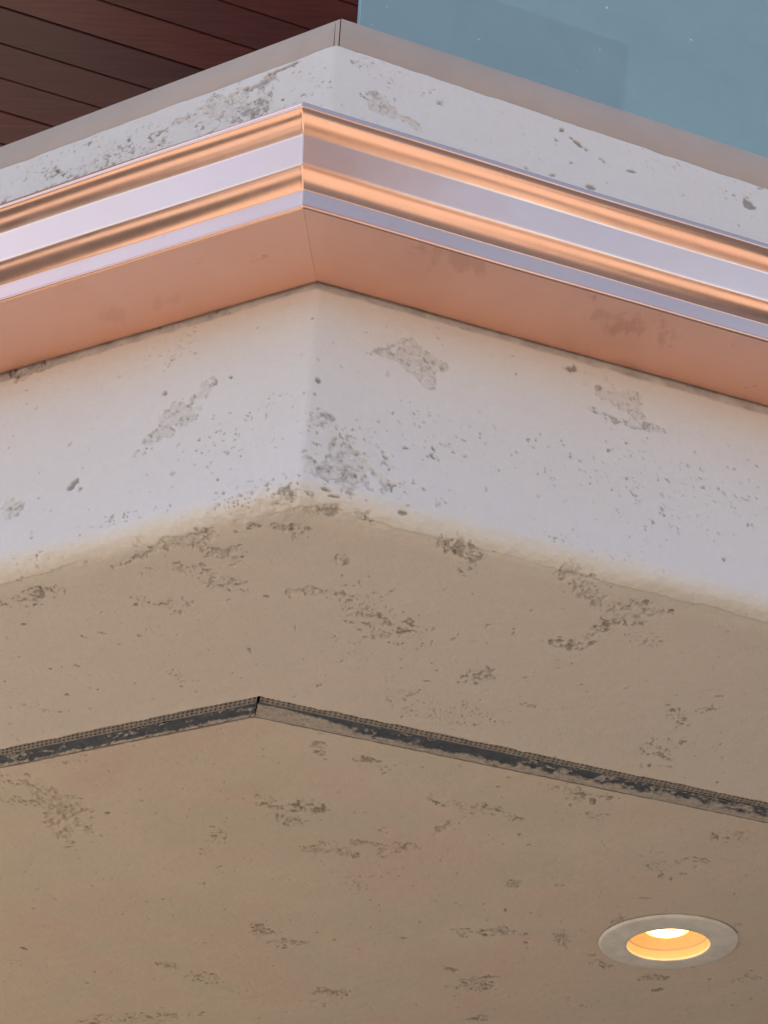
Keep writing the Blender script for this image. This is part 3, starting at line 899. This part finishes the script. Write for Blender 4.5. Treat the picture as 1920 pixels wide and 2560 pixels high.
# outline, outward distance and height, from the back flange over the underside to the rolled lip
face = [(.1220, 0), (.1236, .0002), (.1250, .0010), (.1255, .0024), (.1255, .0036), (.1246, .0046)]     # folded hem
face += [(.1245, .0060), (.1246, .0070), (.1260, .0275), (.1261, .0290), (.1263, .0300)]
face += bez3((.1268, .0303), (.1340, .0345), (.1435, .0440), (.1470, .0530), 18)
face += bez3((.1473, .0541), (.1475, .0550), (.1477, .0558), (.1479, .0568), 4)
face += [(.1481, .0578), (.1555, .0938), (.1557, .0948)]
face += bez3((.1560, .0960), (.1592, .1035), (.1655, .1150), (.1735, .1200), 20)
face += [(.1757, .1208), (.1768, .1214), (.1772, .1226), (.1772, .1302), (.1762, .1312)]
BACK = [(.004, .150), (.004, .0012), (.0052, 0)]
TOP_IN = [(.1752, .1312), (.1744, .1300), (.1744, .1235), (.1715, .1220), (.1535, .096), (.1450, .056), (.1225, .030), (.1225, .003), (.006, .003), (.006, .150)]


def gutter_run(side, parent):
    d, n = (DA, NA) if side == 'A' else (DB, NB)
    km = math.tan((AZ_A - AZ_B) / 2 * -1 + math.pi / 2)     # mitre shift per metre outward
    L = 3.2
    us = np.concatenate([[0], np.linspace(.006, .9, 240), np.linspace(.95, L, 20)])
    zs = .013 if side == 'A' else .009
    up = .0002 if side == 'A' else .0004
    def run(name, prof, mat):
        prof = np.array(prof)
        G = np.zeros((len(prof), len(us), 3))
        for i, (q, z) in enumerate(prof):
            st = plan(-q * KQA, -q * KQB)
            for j, u in enumerate(us):
                p = st + d * u
                wob = .0004 * math.sin(u * 7.1 + (0 if side == 'A' else 2)) + .00025 * math.sin(u * 17.3 + z * 30)
                G[i, j] = (p[0] + n[0] * wob, p[1] + n[1] * wob, ZB + up + z + zs * u + wob * .5)
        sm = np.zeros(G.shape[:2])
        if name == 'gutter_base':
            X, Y = G[..., 0], G[..., 1]
            for (cx, cy, r, st) in SMUDGES:
                al = ((X - cx) * d[0] + (Y - cy) * d[1]) / r; ac = ((X - cx) * n[0] + (Y - cy) * n[1]) / (r * .42)
                sm = np.maximum(sm, st * sstep(-.1, .7, 1 - np.hypot(al, ac) + 1.5 * fbm(X, Y * .35, .013, 17, 4, .65)) * (np.hypot(al, ac) < 1.6))
        o = grid_mesh(name, G, mat, parent, flip=(side == 'A'), attrs={'smudge': sm})
        o.data.set_sharp_from_angle(angle=math.radians(50))
        return o
    run('gutter_face', face + TOP_IN[:4], MAT_COPPER)
    run('gutter_base', BACK + [(q, 0) for q in np.linspace(.008, .1185, 34)] + [(.1221, 0)], MAT_COPPER_DULL)
    run('gutter_liner', TOP_IN[3:], MAT_COPPER_DULL)


gut = empty('copper_gutter', CORNER[0], CORNER[1] - .1, ZB, 'shiny new copper gutter with moulded front wrapping the balcony corner', 'gutter')
gutter_run('A', gut)
gutter_run('B', gut)
# lapped seam at the mitre
pr = np.array(face)
km = math.tan(math.pi / 2 - (AZ_A - AZ_B) / 2)
G = np.zeros((len(pr), 3, 3))
for i, (q, z) in enumerate(pr):
    for j, (dd, nn, u, off) in enumerate(((DA, NA, .0035, .0006), (DA, NA, .0, .0012), (DB, NB, .0004, .0008))):
        p = plan(-q * KQA, -q * KQB) + nn * off + dd * u
        G[i, j] = (p[0], p[1], ZB - .0004 + z)
grid_mesh('mitre_seam', G, MAT_COPPER, gut, flip=True)

# ------------------------------------------------------------------ metal edge trim and glass
m, nt, b = new_mat('taupe_coated_metal')
c = ramp(nt, noise(nt, 5, 5, .6, .4), [(.3, (.44, .325, .245)), (.7, (.52, .385, .29))])
nt.links.new(c, b.inputs['Base Color']); b.inputs['Roughness'].default_value = .68
bump(nt, b, noise(nt, 12, 3), .0015, .4)
MAT_TRIM = m
trim = empty('metal_edge_trim', CORNER[0], CORNER[1] + .05, 1.98, 'taupe metal edge strip along the top of the balcony, open joint at its corner', 'trim')
for side, d, n, s0, sl0, sl1 in (('A', DA, NA, .0018, -.020, -.022), ('B', DB, NB, .0, -.012, .005)):
    vs = []
    us = [0, .4, .8, 1.6, 3.0]
    prof = [(-.075, 1.975), (-.046, 1.975), (-.045, 2.110), (-.0462, 2.1115), (-.090, 2.1125), (-.090, 2.106)]
    km_ = km
    G = np.zeros((len(prof), len(us), 3))
    for i, (q, z) in enumerate(prof):
        for j, u in enumerate(us):
            st = -q * km_ + s0
            p = CORNER + n * q + d * (st + u)
            top = (z - 1.975) / .137
            G[i, j] = (p[0], p[1], z + (sl0 * (1 - top) + sl1 * top) * u)
    o = grid_mesh('trim_section', G, MAT_TRIM, trim, flip=(side == 'A'), smooth=False)
box('joint_backing', np.array([*(CORNER + (NA + NB) / 1.85 * -.056 - DB * .01), 1.98]), np.array([*(DB * .02), 0]), np.array([*(-NB * .004), 0]), np.array([0, 0, .125]), MAT_BLACK, trim)

m, nt, b = new_mat('teal_glass')
nt.nodes.remove(b)
out = nt.nodes['Material Output']
gl = nd(nt, 'ShaderNodeBsdfGlossy'); gl.inputs['Roughness'].default_value = .02; gl.inputs['Color'].default_value = (.80, .95, .86, 1)
tr_ = nd(nt, 'ShaderNodeBsdfTransparent'); tr_.inputs['Color'].default_value = (.50, .66, .68, 1)
df = nd(nt, 'ShaderNodeBsdfDiffuse'); df.inputs['Color'].default_value = (.60, .72, .67, 1)
m1 = nd(nt, 'ShaderNodeMixShader'); m2 = nd(nt, 'ShaderNodeMixShader')
nt.links.new(ramp(nt, noise(nt, 7, 5, .65, .5), [(.35, .33), (.7, .365)]), m1.inputs[0])
nt.links.new(tr_.outputs[0], m1.inputs[1]); nt.links.new(df.outputs[0], m1.inputs[2])
m2.inputs[0].default_value = .11
df2 = nd(nt, 'ShaderNodeBsdfDiffuse'); df2.inputs['Color'].default_value = (.8, .82, .8, 1)
m3 = nd(nt, 'ShaderNodeMixShader'); nt.links.new(ramp(nt, noise(nt, 55, 2, .4), [(.765, 0), (.79, .4)]), m3.inputs[0])
nt.links.new(m1.outputs[0], m3.inputs[1]); nt.links.new(df2.outputs[0], m3.inputs[2]); m1 = m3
nt.links.new(m1.outputs[0], m2.inputs[1]); nt.links.new(gl.outputs[0], m2.inputs[2])
nt.links.new(m2.outputs[0], out.inputs[0])
MAT_GLASS = m
glass = empty('glass_panel', .3, 1.8, 2.09, 'blue tinted glass balustrade panel standing on the balcony edge', 'glass panel')
P0 = CORNER + DB * .053 - NB * .058
box('pane', np.array([*P0, 2.07]), np.array([*(DB * 2.4), 0]), np.array([*(-NB * .012), 0]), np.array([0, 0, 1.0]), MAT_GLASS, glass)
MAT_EDGE = plain('polished_glass_edge', (.35, .58, .62), .2)
box('polished_edge', np.array([*(P0 - DB * .0012), 2.072]), np.array([*(DB * .001), 0]), np.array([*(-NB * .012), 0]), np.array([0, 0, .996]), MAT_EDGE, glass)

# ------------------------------------------------------------------ recessed downlight
def lathe(name, prof, mat, parent, n=72, closed=False):
    vs, fs = [], []
    for (r, z) in prof:
        for j in range(n):
            a = 2 * math.pi * j / n
            vs.append((LIGHT[0] + r * math.cos(a), LIGHT[1] + r * math.sin(a), H + z))
    for i in range(len(prof) - 1):
        for j in range(n):
            k = (j + 1) % n
            fs.append((i * n + j, i * n + k, (i + 1) * n + k, (i + 1) * n + j))
    if closed: fs.append(tuple(range((len(prof) - 1) * n, len(prof) * n)))
    return mesh_py(name, vs, fs, mat, parent, True, 35)


MAT_RING = plain('off_white_ring', (.92, .87, .74), .5, n_scale=25, n_amt=.2)
MAT_BAFFLE = plain('cream_reflector', (.80, .62, .40), .5, n_amt=.03)
m, nt, b = new_mat('frosted_lit_bulb')
tc = nt.nodes.new('ShaderNodeTexCoord')
mp = nt.nodes.new('ShaderNodeMapping'); mp.inputs['Location'].default_value = (-LIGHT[0], -LIGHT[1], -H); mp.vector_type = 'POINT'
nt.links.new(tc.outputs['Object'], mp.inputs['Vector'])
sx = nt.nodes.new('ShaderNodeSeparateXYZ'); nt.links.new(mp.outputs[0], sx.inputs[0])
cb = nt.nodes.new('ShaderNodeCombineXYZ'); nt.links.new(sx.outputs[0], cb.inputs[0]); nt.links.new(sx.outputs[1], cb.inputs[1])
ln = nt.nodes.new('ShaderNodeVectorMath'); ln.operation = 'LENGTH'; nt.links.new(cb.outputs[0], ln.inputs[0])
ms = nd(nt, 'ShaderNodeMath', operation='MULTIPLY'); nt.links.new(ln.outputs['Value'], ms.inputs[0]); ms.inputs[1].default_value = 1 / .050
nt.links.new(ramp(nt, ms.outputs[0], [(0, (1, .66, .28)), (.3, (.60, .34, .11)), (.6, (.15, .078, .020)), (1, (.055, .027, .006))]), b.inputs['Emission Color'])
b.inputs['Base Color'].default_value = (.8, .7, .5, 1)
b.inputs['Emission Strength'].default_value = 13
MAT_BULB = m
dlt = empty('recessed_downlight', LIGHT[0], LIGHT[1], H, 'round recessed downlight glowing warm orange inside an off white ring', 'light')
lathe('trim_ring', [(.1262, .004), (.1262, .000), (.1250, -.0026), (.1225, -.0042), (.118, -.0048), (.085, -.0062), (.0765, -.0066), (.0752, -.0058), (.0750, -.002)], MAT_RING, dlt)
lathe('reflector', [(.0750, -.002), (.0735, .012), (.0715, .0135), (.0705, .016), (.064, .040), (.054, .064), (.046, .074), (.044, .090), (.0, .0905)], MAT_BAFFLE, dlt)
lathe('housing', [(.098, .002), (.098, .14), (.0, .141)], MAT_BLACK, dlt, 32)
lathe('bulb', [(.0, .0160), (.014, .0166), (.028, .0188), (.040, .0235), (.048, .032), (.049, .050), (.040, .075)], MAT_BULB, dlt, 48)
